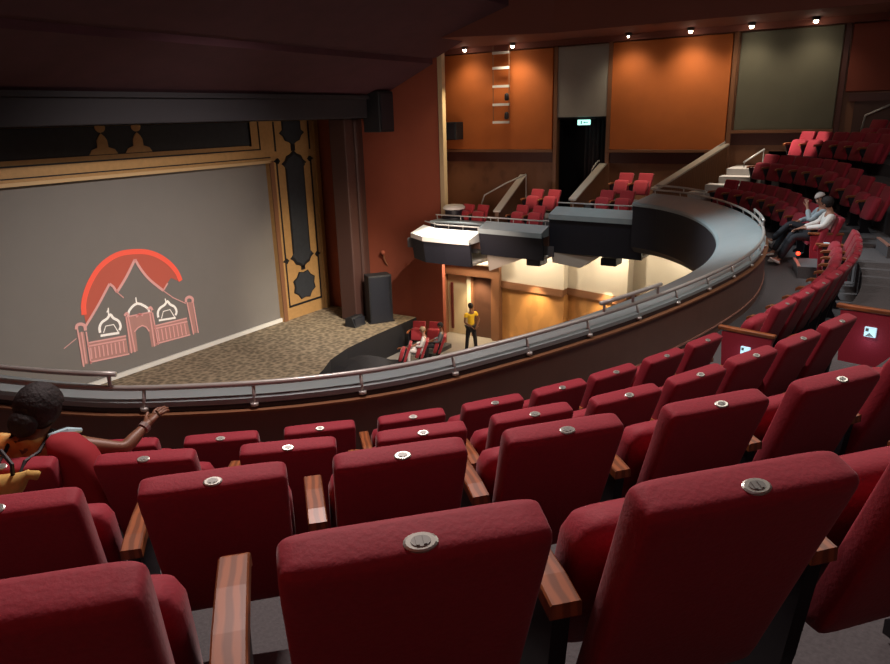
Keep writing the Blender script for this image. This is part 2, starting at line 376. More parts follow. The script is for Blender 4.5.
for lab, s0, s1 in (('raised steel guard rail on the balcony front at the far left above the seated woman', 1.2, 3.68), ('raised steel guard rail on the balcony front at the near aisle', 8.4, 9.55),
                    ('raised steel guard rail on the balcony front by the two seated people', 15.1, 16.6), ('raised steel guard rail on the balcony front at the far wall steps', 20.0, RLEN-.1)):
    g = thing('guard_rail', lab, 'handrail', (*rim((s0+s1)/2)[0].xy, -2.0)); obj('rail', tb(rel(rimpts(s0, s1, 0, -1.88), g), .024), M['rail'], g, smooth=True)
    for ss in (s0+.06, (s0+s1)/2, s1-.06):
        q, _ = rim(ss, 0); obj('post', tb(rel([(q.x, q.y, -1.88), (q.x, q.y, -1.985)], g), .016), M['rail'], g)

# ------------------------------------------------------------------ theatre seats
def seat_proto(fab, detail=True):
    t = thing('theatre_seat', 'x', 'seat', (0, 0, 0))
    n = 40 if detail else 24
    rings = []
    prof = [(.30, .34, .05), (.305, .41, .075), (.32, .435, .09), (.36, .44, .094), (.5, .445, .096), (.7, .452, .097), (.84, .458, .098), (.892, .458, .098), (.906, .454, .094), (.915, .445, .086), (.92, .43, .072), (.923, .38, .05)]
    for z, wd, th in prof:
        y = -.03+(.93-z)*.36
        rings.append(superring(0, y, z, wd, th, n, .26, sy=.3*min(1, max(0, (z-.6)/.29))))
    obj('backrest', loft(bmesh.new(), rings), fab, t, smooth=True)
    rings = []
    for q, wd, th in ((0, .3, .04), (.012, .42, .1), (.04, .46, .14), (.2, .465, .155), (.35, .465, .155), (.4, .44, .12), (.42, .3, .05)):
        rings.append([V(p.x, .35-q*.3+p.y, .32+q) for p in superring(0, 0, 0, wd, th, n, .45)])
    obj('cushion', loft(bmesh.new(), rings), fab, t, smooth=True)
    bm = bmesh.new(); ys = [(.08, .62), (.16, .632), (.3, .634), (.42, .628), (.46, .605)]
    rings = [[V(.315+p.x, y, z+p.z) for p in [V(-.035, 0, -.018), V(-.034, 0, .014), V(-.03, 0, .018), V(.03, 0, .018), V(.034, 0, .014), V(.035, 0, -.018)]] for y, z in ys]
    obj('armrest', loft(bm, rings), M['armwood'], t)
    bm = bmesh.new(); prism(bm, [(.12, 0), (.38, 0), (.38, .05), (.32, .1), (.34, .4), (.4, .56), (.4, .605), (.1, .605), (.14, .3), (.18, .1)], lambda u, v: V(.295, u, v), lambda u, v: V(.335, u, v))
    obj('standard', bm, M['dark'], t)
    if detail:
        bm = bmesh.new(); lathe(bm, [(.028, 0), (.028, .004), (.024, .006), (.001, .006)], 20)
        mt = Matrix.Translation((0, -.046, .9145)) @ Matrix.Rotation(math.radians(18), 4, 'X') @ Matrix.Diagonal((1.05, .7, 1, 1))
        for v in bm.verts: v.co = mt @ v.co
        bd = obj('badge', bm, M['badge'], t)
        bm = bmesh.new(); lathe(bm, [(.016, .006), (.016, .0072), (.011, .0072), (.001, .0072)], 16)
        for k in (-1, 1): box(bm, k*.006-.0025, k*.006+.0025, -.012, .012, .006, .0085)
        for v in bm.verts: v.co = mt @ v.co
        obj('engraving', bm, M['badge2'], bd)
    else:
        bm = bmesh.new(); lathe(bm, [(.028, 0), (.028, .005), (.001, .006)], 12)
        mt = Matrix.Translation((0, -.046, .9145)) @ Matrix.Rotation(math.radians(18), 4, 'X') @ Matrix.Diagonal((1.05, .7, 1, 1))
        for v in bm.verts: v.co = mt @ v.co
        obj('badge', bm, M['badge'], t)
    return t
near = seat_proto(M['fabric'], True); far = seat_proto(M['fabric'], False); used = {'near': False, 'far': False, 'box': False}
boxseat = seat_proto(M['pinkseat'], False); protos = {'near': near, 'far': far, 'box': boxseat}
def place_seat(p, n, z, label, group, kind='far'):
    # n = direction away from the stage; the back's top sits over p
    rot = math.atan2(n.x, -n.y) ; loc = (p.x, p.y, z)
    if not used[kind]:
        o = protos[kind]; used[kind] = True; o.location = loc; o.rotation_euler = (0, 0, rot); o['label'] = label; o['group'] = group; return o
    return dup(protos[kind], loc, rot, label, group)
ORD = ['first', 'second', 'third', 'fourth', 'fifth', 'sixth', 'seventh', 'eighth', 'ninth', 'tenth', 'eleventh', 'twelfth', 'thirteenth', 'fourteenth', 'fifteenth', 'sixteenth']
ROWN = {'D': 'front row', 'C': 'second row', 'B': 'third row', 'A': 'fourth row'}
NEAR = {
 'A': [(-.12, 1.52), (.37, 1.06), (.84, .61), (1.29, .18), (1.78, -.24)],
 'B': [(.43, 2.62), (.87, 2.18), (1.31, 1.74), (1.75, 1.32), (2.2, .92), (2.7, .5), (3.2, .13), (3.72, -.18), (4.28, -.42)],
 'C': [(1.0, 3.86), (1.4, 3.36), (1.78, 2.84), (2.2, 2.33), (2.65, 1.86), (3.12, 1.48), (3.6, 1.14), (4.1, .88), (4.61, .66), (5.12, .45), (5.68, .26)],
 'D': [(2.3, 3.92), (2.68, 3.43), (3.1, 2.98), (3.54, 2.56), (4.01, 2.2), (4.49, 1.91), (4.98, 1.68), (5.53, 1.45), (6.1, 1.26)]}
def infr(p, m=60):
    x, y = proj(p); return -m < x < 890+m and -m < y < 664+m
for row, pts in NEAR.items():
    z = FLOORZ[row]; keep = []
    for i, p in enumerate(pts):
        a = Vector(pts[max(i-1, 0)]); b = Vector(pts[min(i+1, len(pts)-1)]); t = (b-a).normalized(); n = V(t.y, -t.x, 0)
        if row in 'AB' or True:
            if infr((p[0], p[1], z+.9), 110): keep.append((p, n))
    for j, (p, n) in enumerate(keep):
        lab = 'red theatre seat in the near block, %s, %s from the left edge' % (ROWN[row], ORD[j])
        if row == 'A': lab = ['large red seat back cut off at the bottom left corner', 'large red seat back in the centre foreground with oval badge', 'large red seat back at the right foreground with shining oval badge', 'dark red seat at the right edge of the nearest row'][min(j, 3)] if len(keep) == 4 else 'red theatre seat in the nearest row, %s from the left' % ORD[j]
        place_seat(V(p[0], p[1], 0), n, z + (.026 if row == 'A' else 0), lab, 'red seats of the near block', 'near')
def run(row, s0, s1, d, step=.565):
    out = []; s = s0; q, n = rim(s, d); out.append((s, q, n)); last = q
    while s < s1:
        s += .01; q, n = rim(s, d)
        if (q-last).length >= step: out.append((s, q, n)); last = q
    return out
for row in 'DCBA':
    seq = [r for r in run(row, 9.65, 14.5, BACKD[row]) if infr((r[1].x, r[1].y, FLOORZ[row]+.8), 10)]
    for j, (s, q, n) in enumerate(seq):
        place_seat(q, n, FLOORZ[row], 'red theatre seat in the middle curved block, %s, %s beyond the near aisle' % (ROWN[row], ORD[j]), 'red seats of the middle block')
LIFT = {'D': .16, 'C': .33, 'B': .46, 'A': .32}
def lift(row, s): u = min(1, max(0, (s-16.9)/2.2)); return LIFT[row]*u*u*(3-2*u)
for row in 'DCBA':       # raked platforms under the far block
    d0, d1 = EDGE[row]; rings = []; bm = bmesh.new()
    for k in range(24):
        s = 16.9+(21.0-16.9)*k/23; z = FLOORZ[row]+lift(row, s); r_ = []
        for d, zz in ((d0 if row != 'D' else .6, z), (d1, z), (d1, FLOORZ[row]-.02), (d0 if row != 'D' else .6, FLOORZ[row]-.02)):
            q, _ = rim(s, d); r_.append(V(min(q.x, WX1), q.y, zz+.003))
        rings.append(r_)
    obj('floor', loft(bm, rings), M['carpet'], kind='structure')
for row in 'DCBA':
    seq = [r for r in run(row, 15.85, 20.9, BACKD[row]) if infr((r[1].x, r[1].y, FLOORZ[row]+.8), 6) and r[1].x < 22.2]
    if row == 'A': seq = [r for r in seq if proj((r[1].x, r[1].y, FLOORZ[row]+.8))[0] > 862]
    for j, (s, q, n) in enumerate(seq[::-1]):
        place_seat(q, n, FLOORZ[row]+lift(row, s)+.003, 'red theatre seat in the far right block, %s, %s from the wall steps' % (ROWN[row], ORD[j]), 'red seats of the far block')
# end panels with lit markers
def end_panel(row, s, label, lit=True):
    q, n = rim(s, BACKD[row]); t = thing('aisle_end_panel', label, 'seat end panel', (q.x, q.y, FLOORZ[row]), math.atan2(n.x, -n.y))
    bm = bmesh.new(); prism(bm, [(-.02, .05), (.42, .05), (.46, .6), (-.06, .64)], lambda u, v: V(-.02, u, v), lambda u, v: V(.02, u, v))
    obj('panel', bm, M['fabric'], t); obj('wood_cap', bx(-.035, .035, -.08, .5, .62, .66, bev=.012), M['armwood'], t)
    if lit:
        b = obj('marker_light', bx(-.045, -.02, .14, .235, .40, .49, bev=.005), M['marker'], t)
        bm = bmesh.new(); prism(bm, [(.15, .405), (.225, .405), (.19, .44)], lambda u, v: V(-.047, u, v), lambda u, v: V(-.045, u, v)); box(bm, -.047, -.045, .2, .225, .45, .48)
        obj('marker_symbol', bm, M['badge2'], b)
        q2 = t.matrix_basis @ V(-.12, .19, .36); l = light('marker_glow', 'POINT', q2, .25, (.6, .85, 1), size=.03)
end_panel('D', 9.36, 'red seat end panel with lit marker at the front row by the near aisle')
end_panel('C', 9.4, 'red seat end panel with lit marker at the second row by the near aisle')
end_panel('D', 15.68, 'red seat end panel with lit marker beside the two seated people')
end_panel('D', 14.62, 'red seat end panel at the far end of the middle block front row', False)
# carpeted half steps in the aisles
for s0, s1, nm in ((8.35, 9.15, 'near aisle'), (14.85, 15.6, 'far aisle')):
    for row, dd in (('D', 1.42), ('C', 2.5), ('B', 3.56)):
        z = FLOORZ[row]; dp = .82 if s0 > 10 and row == 'D' else .62
        o = obj('aisle_step', sweep(bmesh.new(), [(dd-dp, z), (dd-dp, z+.205), (dd, z+.205), (dd, z)], s0, s1, .1, closed=True), M['carpet'], kind='structure')
        obj('step_nosing', sweep(bmesh.new(), [(dd-dp-.01, z+.19), (dd-dp-.01, z+.215), (dd-dp+.04, z+.212), (dd-dp+.04, z+.19)], s0, s1, .1, closed=True), M['nosing'], o)
q, n = rim(15.55, .66); rl = thing('floor_marker_lamp', 'small glowing red lamp on the floor by the carpeted step near two people', 'lamp', (q.x, q.y, -2.612))
obj('lamp_base', lathe(bmesh.new(), [(.03, 0), (.03, .05), (.02, .06)], 12), M['dark'], rl)
bm = bmesh.new(); bmesh.ops.create_uvsphere(bm, u_segments=12, v_segments=8, radius=.035, matrix=Matrix.Translation((0, 0, .09))); obj('red_bulb', bm, M['redlamp'], rl, smooth=True)
light('red_glow', 'POINT', (q.x, q.y, -2.45), .5, (1, .03, .015), size=.04)
# lit wall-side steps at the far block
for x0, x1, y0, y1, z in ((19.75, 20.2, 3.95, 4.8, -2.12), (20.15, 20.65, 3.55, 4.45, -1.95), (20.6, 21.1, 3.2, 4.2, -1.76), (21.05, 22.4, 3.0, 4.1, -1.58)):
    obj('aisle_step', bx(x0, x1, y0, y1, z-.6, z, bev=.01), M['steptop'], kind='structure')

# ------------------------------------------------------------------ stepped side boxes
def box_balcony(label, poly, ztop, zface, zfloor, inner, capm=None):
    # poly: front edge line points (x,y) from near to far; inner: depth of the ledge
    t = thing('side_box_front', label, 'balcony front', (poly[0][0], poly[0][1], zface))
    o = t.location
    def off(d): return [(x+d, y) for x, y in poly]
    bm = bmesh.new(); f = poly; g = off(inner)
    prism(bm, f+g[::-1], lambda u, v: V(u, v, ztop-(.16 if (u, v) in f else 0))-o, lambda u, v: V(u, v, ztop-.3)-o)
    obj('ledge', bm, capm or M['ledge'], t)
    bm = bmesh.new(); h = off(.1); k_ = off(.35)
    prism(bm, [(a+.03, b) for a, b in f]+[(a+.12, b) for a, b in f][::-1], lambda u, v: V(u, v, ztop-.25)-o, lambda u, v: V(u+.12, v, zface)-o)
    obj('fascia', bm, M['navy'], t)
    bm = bmesh.new(); prism(bm, [(a+.15, b) for a, b in f]+[(22.45, f[-1][1]), (22.45, f[0][1])], lambda u, v: V(u, v, zface+.02)-o, lambda u, v: V(u, v, zface+.1)-o)
    obj('soffit', bm, M['cream'], t)
    bm = bmesh.new(); rl_ = rel([(x+inner+.1, y, ztop+.1) for x, y in poly], t); tube(bm, rl_, .022); obj('rail', bm, M['rail'], t)
    for k in range(4):
        a = rl_[0].lerp(rl_[-1], (k+.3)/4); obj('rail_post', tb([a, a-V(0, 0, .14)], .013), M['rail'], t)
    obj('inner_wall', prism(bmesh.new(), g+off(inner+.08)[::-1], lambda u, v: V(u, v, ztop-.02)-o, lambda u, v: V(u, v, zfloor)-o), M['brown'], t)
box_balcony('dark fronted side box with grey ledge next to the curved balcony end', [(18.45, 5.6), (18.6, 8.33)], -2.58, -3.85, -3.15, .55)
box_balcony('dark fronted middle side box with grey ledge, between two other boxes', [(18.2, 8.36), (18.35, 10.5)], -3.08, -4.05, -3.7, .5)
box_balcony('lowest side box with bright white ledge beside the red wall', [(17.8, 10.52), (17.8, 11.4), (17.85, 12.2), (18.3, 12.95)], -3.36, -4.35, -3.9, .75, M['white'])
t = thing('equipment_shelf', 'dark narrow shelf front behind the white ledge, below the round drum', 'shelf', (19.2, 12, -3.4))
obj('shelf_front', bx(-.05, .1, -1.5, .75, -.3, .12, bev=.02), M['navy'], t); obj('shelf_top', bx(-.08, .45, -1.5, .75, .12, .17, bev=.01), M['ledge'], t)
obj('shelf_rail', tb([(.3, -1.5, .32), (.3, .75, .32)], .02), M['rail'], t)
for y in (-1.3, -.2, .7): obj('rail_post', tb([(.3, y, .17), (.3, y, .32)], .012), M['rail'], t)
for lab_, tri, dk in (('pale tapered bulkhead under the middle side box', [(10.45, -4.05), (9.2, -4.12), (10.35, -4.6)], (8.9, -4.1)), ('pale tapered bulkhead under the upper side box', [(8.3, -3.85), (6.9, -3.9), (7.4, -4.25), (8.25, -4.15)], (6.6, -3.9))):
    t = thing('soffit_bulkhead', lab_, 'bulkhead', (18.8, tri[0][0], tri[0][1])); o = t.location
    obj('pale_face', prism(bmesh.new(), tri, lambda u, v: V(18.75, u, v)-o, lambda u, v: V(19.4, u, v)-o), M['cream'], t)
    y_, z_ = dk; obj('dark_bracket', bx(18.75-o.x, 19.3-o.x, y_-.25-o.y, y_+.2-o.y, z_-.22-o.z, z_-o.z, bev=.03), M['navy'], t)
# box floors
for poly, z in (([(18.9, 5.6), (20.75, 5.6), (20.75, 8.2), (18.9, 8.2)], -3.13), ([(20.75, 4.9), (22.5, 4.9), (22.5, 8.2), (20.75, 8.2)], -2.7),
                ([(18.7, 8.2), (20.75, 8.2), (20.75, 10.7), (18.7, 10.7)], -3.68), ([(20.75, 8.2), (22.5, 8.2), (22.5, 10.7), (20.75, 10.7)], -3.27),
                ([(18.6, 10.7), (22.5, 10.7), (22.5, 13.3), (18.6, 13.3)], -3.75)):
    obj('floor', slab(bmesh.new(), poly, z, .3), M['carpet'], kind='structure')
# sloping partitions with pale caps
def partition(label, A, B, zb):
    A, B = Vector(A), Vector(B); t = thing('sloping_partition', label, 'partition wall', (A.x, A.y, zb)); o = t.location
    d = (B-A); sd = V(-d.y, d.x, 0).normalized()
    bm = bmesh.new(); poly = [(A.x, A.y, zb), (B.x, B.y, zb), (B.x, B.y, B.z), (A.x, A.y, A.z)]
    a = [bm.verts.new(Vector(p)-o+sd*.06) for p in poly]; b = [bm.verts.new(Vector(p)-o-sd*.06) for p in poly]
    bm.faces.new(a); bm.faces.new(b[::-1])
    for i in range(4): bm.faces.new((a[i], b[i], b[(i+1) % 4], a[(i+1) % 4]))
    obj('timber_side', bm, M['wallwood'], t)
    bm = bmesh.new(); a = [bm.verts.new(p-o+sd*s+V(0, 0, zz)) for p in (A, B) for s, zz in ((.12, 0), (-.12, 0), (-.12, .05), (.12, .05))]
    for f in ((0, 1, 2, 3), (7, 6, 5, 4), (0, 4, 5, 1), (1, 5, 6, 2), (2, 6, 7, 3), (3, 7, 4, 0)): bm.faces.new([a[i] for i in f])
    obj('cap', bm, M['capwhite'], t)
    return t
partition('sloping timber partition with pale cap above the lowest box, left of the exit', (20.0, 10.75, -2.97), (22.4, 11.0, -2.03), -3.7)
partition('sloping timber partition with pale cap just right of the dark exit doorway', (20.0, 8.2, -2.5), (22.4, 8.16, -1.62), -3.2)
partition('longest sloping timber partition with pale cap below the wide orange panel', (19.5, 5.62, -2.06), (22.4, 4.45, -1.02), -2.8)
def handrail(label, pts, posts):
    t = thing('stair_handrail', label, 'handrail', pts[0]); obj('rail', tb(rel(pts, t), .025), M['rail'], t, smooth=True)
    for p in posts: obj('post', tb(rel(p, t), .014), M['rail'], t)
handrail('thin sloping handrail in front of the brown dado, left of the exit', [(21.2, 12.0, -2.95), (21.25, 11.9, -2.6), (21.5, 11.2, -2.2), (21.8, 10.6, -1.92)], [[(21.2, 12.0, -2.9), (21.2, 12.0, -3.75)], [(21.8, 10.6, -1.95), (21.8, 10.6, -3.2)]])
handrail('short sloping handrail by the white lit steps at the far wall', [(21.2, 3.7, -1.42), (21.8, 3.3, -1.1)], [[(21.22, 3.69, -1.42), (21.22, 3.69, -2.0)], [(21.78, 3.31, -1.1), (21.78, 3.31, -1.6)]])
handrail('sloping handrail on the brown wall at the right edge', [(22.2, 1.05, -.7), (22.2, 1.0, -.26), (22.2, .2, .12)], [[(22.2, .3, .07), (22.45, .3, .07)]])
handrail('small steel handrail at the head of the box steps below the wide orange panel', [(22.1, 5.2, -1.45), (22.3, 4.45, -.92)], [[(22.1, 5.2, -1.45), (22.1, 5.2, -2.7)]])
handrail('small steel handrail at the top of the partition beside the exit doorway', [(21.9, 8.35, -1.75), (22.3, 8.3, -1.5), (22.4, 8.3, -1.5)], [[(21.9, 8.35, -1.75), (21.9, 8.35, -3.25)]])
NW = V(1, -.25, 0).normalized()
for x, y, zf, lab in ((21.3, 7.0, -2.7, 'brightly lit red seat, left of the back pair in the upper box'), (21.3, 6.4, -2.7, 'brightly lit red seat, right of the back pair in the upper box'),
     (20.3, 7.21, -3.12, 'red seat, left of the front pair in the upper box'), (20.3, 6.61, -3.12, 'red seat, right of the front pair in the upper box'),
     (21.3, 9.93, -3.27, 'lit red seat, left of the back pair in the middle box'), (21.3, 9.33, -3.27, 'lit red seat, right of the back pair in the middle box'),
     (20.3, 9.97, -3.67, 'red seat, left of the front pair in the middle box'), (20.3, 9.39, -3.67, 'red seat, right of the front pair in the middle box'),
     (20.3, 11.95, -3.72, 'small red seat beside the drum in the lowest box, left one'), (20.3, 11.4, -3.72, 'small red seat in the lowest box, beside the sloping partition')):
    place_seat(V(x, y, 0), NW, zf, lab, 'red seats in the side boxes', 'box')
t = thing('cable_drum', 'round dark drum with white top standing on the ledge by the red wall', 'drum', (20.0, 12.35, -3.23))
obj('drum_body', lathe(bmesh.new(), [(.42, -.0), (.42, .05), (.3, .08), (.3, .26), (.36, .3)], 24), M['dark'], t)
obj('drum_lid', lathe(bmesh.new(), [(.36, .3), (.37, .36), (.3, .42), (.05, .44)], 24), M['white'], t)
obj('foot_plate', lathe(bmesh.new(), [(.46, -.04), (.46, 0), (.4, .01)], 24), M['dark'], t)
obj('equipment_plinth', bx(-.36, .36, -.36, .36, -.5, -.04), M['dark'], t)

# ------------------------------------------------------------------ stage scenery
FY = 18.25
fr = thing('proscenium_frame', 'gold painted stage frame with black lined slate inlays around the grey screen', 'stage frame', (10.7, FY, -7)); o_ = fr.location
def P2(poly, Y, th, m, nm, parent): 
    bm = bmesh.new(); 
    for pl in (poly if isinstance(poly[0][0], (tuple, list)) else [poly]):
        prism(bm, pl, lambda u, v: V(u, Y, v)-o_, lambda u, v: V(u, Y+th, v)-o_)
    return obj(nm, bm, m, parent)
pil = P2([(17.62, -7), (20.05, -7), (20.1, 0), (17.62, 0)], FY, .3, M['gold'], 'right_pilaster', fr)
hd = P2([(1.3, -1.37), (17.62, -1.37), (17.62, 0), (1.3, 0)], FY, .3, M['gold'], 'top_border', fr)
P2([(17.62, -7), (17.8, -7), (17.8, -1.3), (17.62, -1.3)], FY-.05, .05, M['trimwood'], 'inner_bead', pil)
P2([(19.85, -7), (20.05, -7), (20.1, 0), (19.9, 0)], FY-.08, .08, M['gold'], 'outer_bead', pil)
P2([(1.3, -1.37), (17.7, -1.37), (17.7, -1.28), (1.3, -1.28)], FY-.05, .05, mat('gold_pale', (.6, .4, .2), .5), 'lower_bead', hd)
P2([(1.3, -1.2), (17.7, -1.2), (17.7, -1.17), (1.3, -1.17)], FY-.02, .02, M['line'], 'black_line', hd)
def star(cx, cz, rx, rz, k=8, inner=.78):
    return [(cx+(rx if i % 2 == 0 else rx*inner)*math.cos(PI*i/k+PI/k), cz+(rz if i % 2 == 0 else rz*inner)*math.sin(PI*i/k+PI/k)) for i in range(2*k)]
def notched(x0, x1, z0, z1, a, b):     # cartouche with pointed lobes at the corners
    m = (x0+x1)/2
    return [(x0+b, z0+a*1.6), (x0, z0+a*1.3), (x0+b, z0+a), (x0+b*1.6, z0+a*.55), (m-b, z0+a*.35), (m, z0), (m+b, z0+a*.35), (x1-b*1.6, z0+a*.55), (x1-b, z0+a), (x1, z0+a*1.3), (x1-b, z0+a*1.6),
            (x1-b, z1-a*1.6), (x1, z1-a*1.3), (x1-b, z1-a), (x1-b*1.6, z1-a*.55), (m+b, z1-a*.35), (m, z1), (m-b, z1-a*.35), (x0+b*1.6, z1-a*.55), (x0+b, z1-a), (x0, z1-a*1.3), (x0+b, z1-a*1.6)]
def bars(x0, x1, z0, z1, wd): return [[(x0, z0), (x0+wd, z0), (x0+wd, z1), (x0, z1)], [(x1-wd, z0), (x1, z0), (x1, z1), (x1-wd, z1)]]
xc = 18.82
# thin black outline of the pilaster, then slate cartouches
P2([[(xc-.88, -6.55), (xc+.88, -6.55), (xc+.88, -6.48), (xc-.88, -6.48)]] + bars(xc-.88, xc+.88, -6.55, -4.9, .06), FY-.02, .02, M['line'], 'black_line', pil)
P2([[(xc-.88, -1.25), (xc-.82, -1.25), (xc-.82, -4.8), (xc-.88, -4.8)], [(xc+.82, -1.25), (xc+.88, -1.25), (xc+.88, -4.8), (xc+.82, -4.8)],
    [(xc-.88, -1.0), (xc-.82, -1.0), (xc-.82, -.02), (xc-.88, -.02)], [(xc+.82, -1.0), (xc+.88, -1.0), (xc+.88, -.02), (xc+.82, -.02)],
    [(xc-1.0, -4.83), (xc-.78, -4.93), (xc-.68, -4.83), (xc-.78, -4.73)], [(xc+1.0, -4.83), (xc+.78, -4.93), (xc+.68, -4.83), (xc+.78, -4.73)],
    [(xc-1.0, -1.33), (xc-.78, -1.43), (xc-.68, -1.33), (xc-.78, -1.23)], [(xc+1.0, -1.33), (xc+.78, -1.43), (xc+.68, -1.33), (xc+.78, -1.23)]], FY-.022, .022, M['line'], 'black_line', pil)
for nm_, pl in (('c', notched(xc-.62, xc+.62, -5.22, -1.0, .34, .16)), ('s', star(xc, -5.85, .62, .56, inner=.84)), ('t', notched(xc-.62, xc+.62, -.85, .6, .34, .16))):
    pl = [(u, min(v, -.01)) for u, v in pl]
    P2(pl, FY-.02, .02, M['line'], 'black_outline', pil)
    cxx = xc; czz = sum(v for u, v in pl)/len(pl)
    P2([(cxx+(u-cxx)*.86, czz+(v-czz)*.95) for u, v in pl], FY-.03, .01, M['inlay'], 'slate_inlay', pil)
P2([[(xc-.1, -5.28), (xc+.1, -5.28), (xc+.1, -5.14), (xc-.1, -5.14)], [(xc-.1, -1.02), (xc+.1, -1.02), (xc+.1, -.8), (xc-.1, -.8)]], FY-.02, .02, M['line'], 'black_link', pil)
# top border: slate fields between gold finials
fx = [11.35, 12.55]
lo, hi = -.78, -.01
fields = [(1.4, fx[0]-.7), (fx[0]-.6+.1, fx[1]-.5), (fx[1]+.5, 16.95)]
fields = [(1.4, 10.75), (11.6, 12.3), (13.15, 16.85)]
def field(x0, x1): return [(x0+.35, lo), (x1-.35, lo), (x1-.3, lo+.12), (x1-.12, lo+.2), (x1, lo+.42), (x1-.12, hi), (x0+.12, hi), (x0, lo+.42), (x0+.12, lo+.2), (x0+.3, lo+.12)]
P2([(1.4, -.92), (17.3, -.92), (17.3, -.88), (1.4, -.88)], FY-.02, .02, M['line'], 'black_line', hd)
P2([(17.26, -.92), (17.3, -.92), (17.3, -.01), (17.26, -.01)], FY-.02, .02, M['line'], 'black_line', hd)
P2([(1.4, -.72), (16.9, -.72), (16.9, -.01), (1.4, -.01)], FY-.03, .03, M['inlay'], 'slate_field', hd)
P2([[(16.82, -.78), (16.9, -.78), (16.9, -.01), (16.82, -.01)], [(1.4, -.76), (16.9, -.76), (16.9, -.72), (1.4, -.72)]], FY-.03, .03, M['line'], 'black_line', hd)
for x in (11.62, 12.7, 5.0, 6.1):
    pl = [(x-.42, -.74), (x+.42, -.74), (x+.34, -.62), (x+.16, -.56), (x+.15, -.38), (x+.09, -.28), (x, -.2), (x-.09, -.28), (x-.15, -.38), (x-.16, -.56), (x-.34, -.62)]
    P2([pl, [(x+.15*math.cos(a), -.05+.13*math.sin(a)) for a in np.linspace(0, 2*PI, 13)[:-1]]], FY-.05, .02, M['gold'], 'finial', hd)

SY = 18.42
scr = thing('projection_screen', 'large grey stage screen showing a red and pink palace emblem', 'screen', (10.7, SY, -7)); o_ = scr.location  # emblem is projected light, put in as coloured, faintly glowing shapes
P2([(3.8, -6.98), (17.7, -6.98), (17.7, -1.3), (3.8, -1.3)], SY, .05, M['screen'], 'screen_cloth', scr)
P2([(3.8, -6.99), (17.6, -6.99), (17.6, -6.86), (3.8, -6.86)], SY-.12, .08, M['white'], 'white_base_strip', scr)
def epx(x, y): p = at(50+x/4.43, 230+y/4.427, SY); return V(p.x, 0, p.z)
def ribbon(pts, wd, m, nm, lift, closed=False):
    P = [epx(*p) for p in pts]
    if closed: P.append(P[0])
    bm = bmesh.new(); L_ = []
    for i, p in enumerate(P):
        t = (P[min(i+1, len(P)-1)]-P[max(i-1, 0)]).normalized(); q = V(-t.z, 0, t.x)*wd/2
        L_.append((bm.verts.new(p+q+V(0, SY-lift, 0)-o_), bm.verts.new(p-q+V(0, SY-lift, 0)-o_)))
    for a, b in zip(L_, L_[1:]): bm.faces.new((a[0], b[0], b[1], a[1]))
    return bm
def merge(bms):
    out = bmesh.new()
    for b in bms:
        me = bpy.data.meshes.new('t'); b.to_mesh(me); b.free(); out.from_mesh(me); bpy.data.meshes.remove(me)
    return out
arc = [(150, 375), (148, 330), (158, 280), (180, 225), (215, 170), (260, 130), (310, 105), (370, 96), (430, 98), (480, 115), (525, 145), (560, 185), (578, 225)]
def smooth2(P, n=6): return [tuple(p) for p in catmull(P, n)]
arcs = smooth2(arc)
peaks = [(160, 420), (205, 340), (262, 238), (278, 250), (295, 275), (330, 215), (355, 165), (375, 130), (395, 165), (430, 210), (470, 250), (500, 268), (515, 240), (535, 212), (575, 228)]
bm = bmesh.new(); vs = [bm.verts.new(epx(*p)+V(0, SY-.008, 0)-o_) for p in arcs+peaks[::-1]]
f = bm.faces.new(vs); bmesh.ops.triangulate(bm, faces=[f]); obj('red_sky_disc', bm, M['redfill'], scr)
obj('red_sun_arc', ribbon(arcs, .15, M['redline'], 'a', .012), M['redline'], scr)
obj('rooftop_outline', merge([ribbon(p, wd, None, '', .018) for p, wd in ((smooth2([(150, 435), (205, 345), (262, 238)], 3), .07), ([(262, 238), (278, 250), (295, 275)], .07), (smooth2([(295, 275), (335, 210), (375, 130)], 3), .08),
    (smooth2([(375, 130), (400, 172), (440, 220), (500, 268)], 3), .08), ([(500, 268), (520, 235)], .05), ([(500, 268), (545, 300), (600, 325)], .03), ([(295, 275), (325, 300)], .03), ([(115, 480), (60, 525)], .02))]), M['pinkline'], scr)
def dome(cx, cy, r, sc_=1, slope=-.18):
    T = [(cx-r*1.0, cy+r*.55), (cx-r*1.05, cy), (cx-r*.8, cy-r*.5), (cx-r*.3, cy-r*.85), (cx, cy-r*1.25), (cx+r*.3, cy-r*.9), (cx+r*.8, cy-r*.62), (cx+r*1.02, cy-r*.1), (cx+r*.9, cy+r*.3)]
    return smooth2(T, 3)
def lshape(p, wd=.06): return ribbon(p, wd, None, '', .02)
obj('dome_outlines', merge([lshape(dome(265, 430, 45), .075), lshape(dome(518, 365, 40), .075), lshape([(222, 468), (305, 455)], .07), lshape([(480, 400), (555, 388)], .06), lshape([(258, 375), (256, 345), (250, 365)], .04), lshape([(512, 320), (508, 303)], .04),
    lshape([(235, 455), (245, 425), (280, 418), (300, 450)], .03), lshape([(492, 392), (500, 360), (530, 352), (550, 385)], .03), lshape(smooth2([(345, 385), (350, 355), (385, 325), (430, 345), (438, 365)], 3), .075), lshape([(382, 325), (378, 298)], .04)]), M['paleline'], scr)
def fillp(polys, lift):
    bm = bmesh.new()
    for pl in polys:
        f = bm.faces.new([bm.verts.new(epx(*p)+V(0, SY-lift, 0)-o_) for p in pl])
        bmesh.ops.triangulate(bm, faces=[f])
    return bm
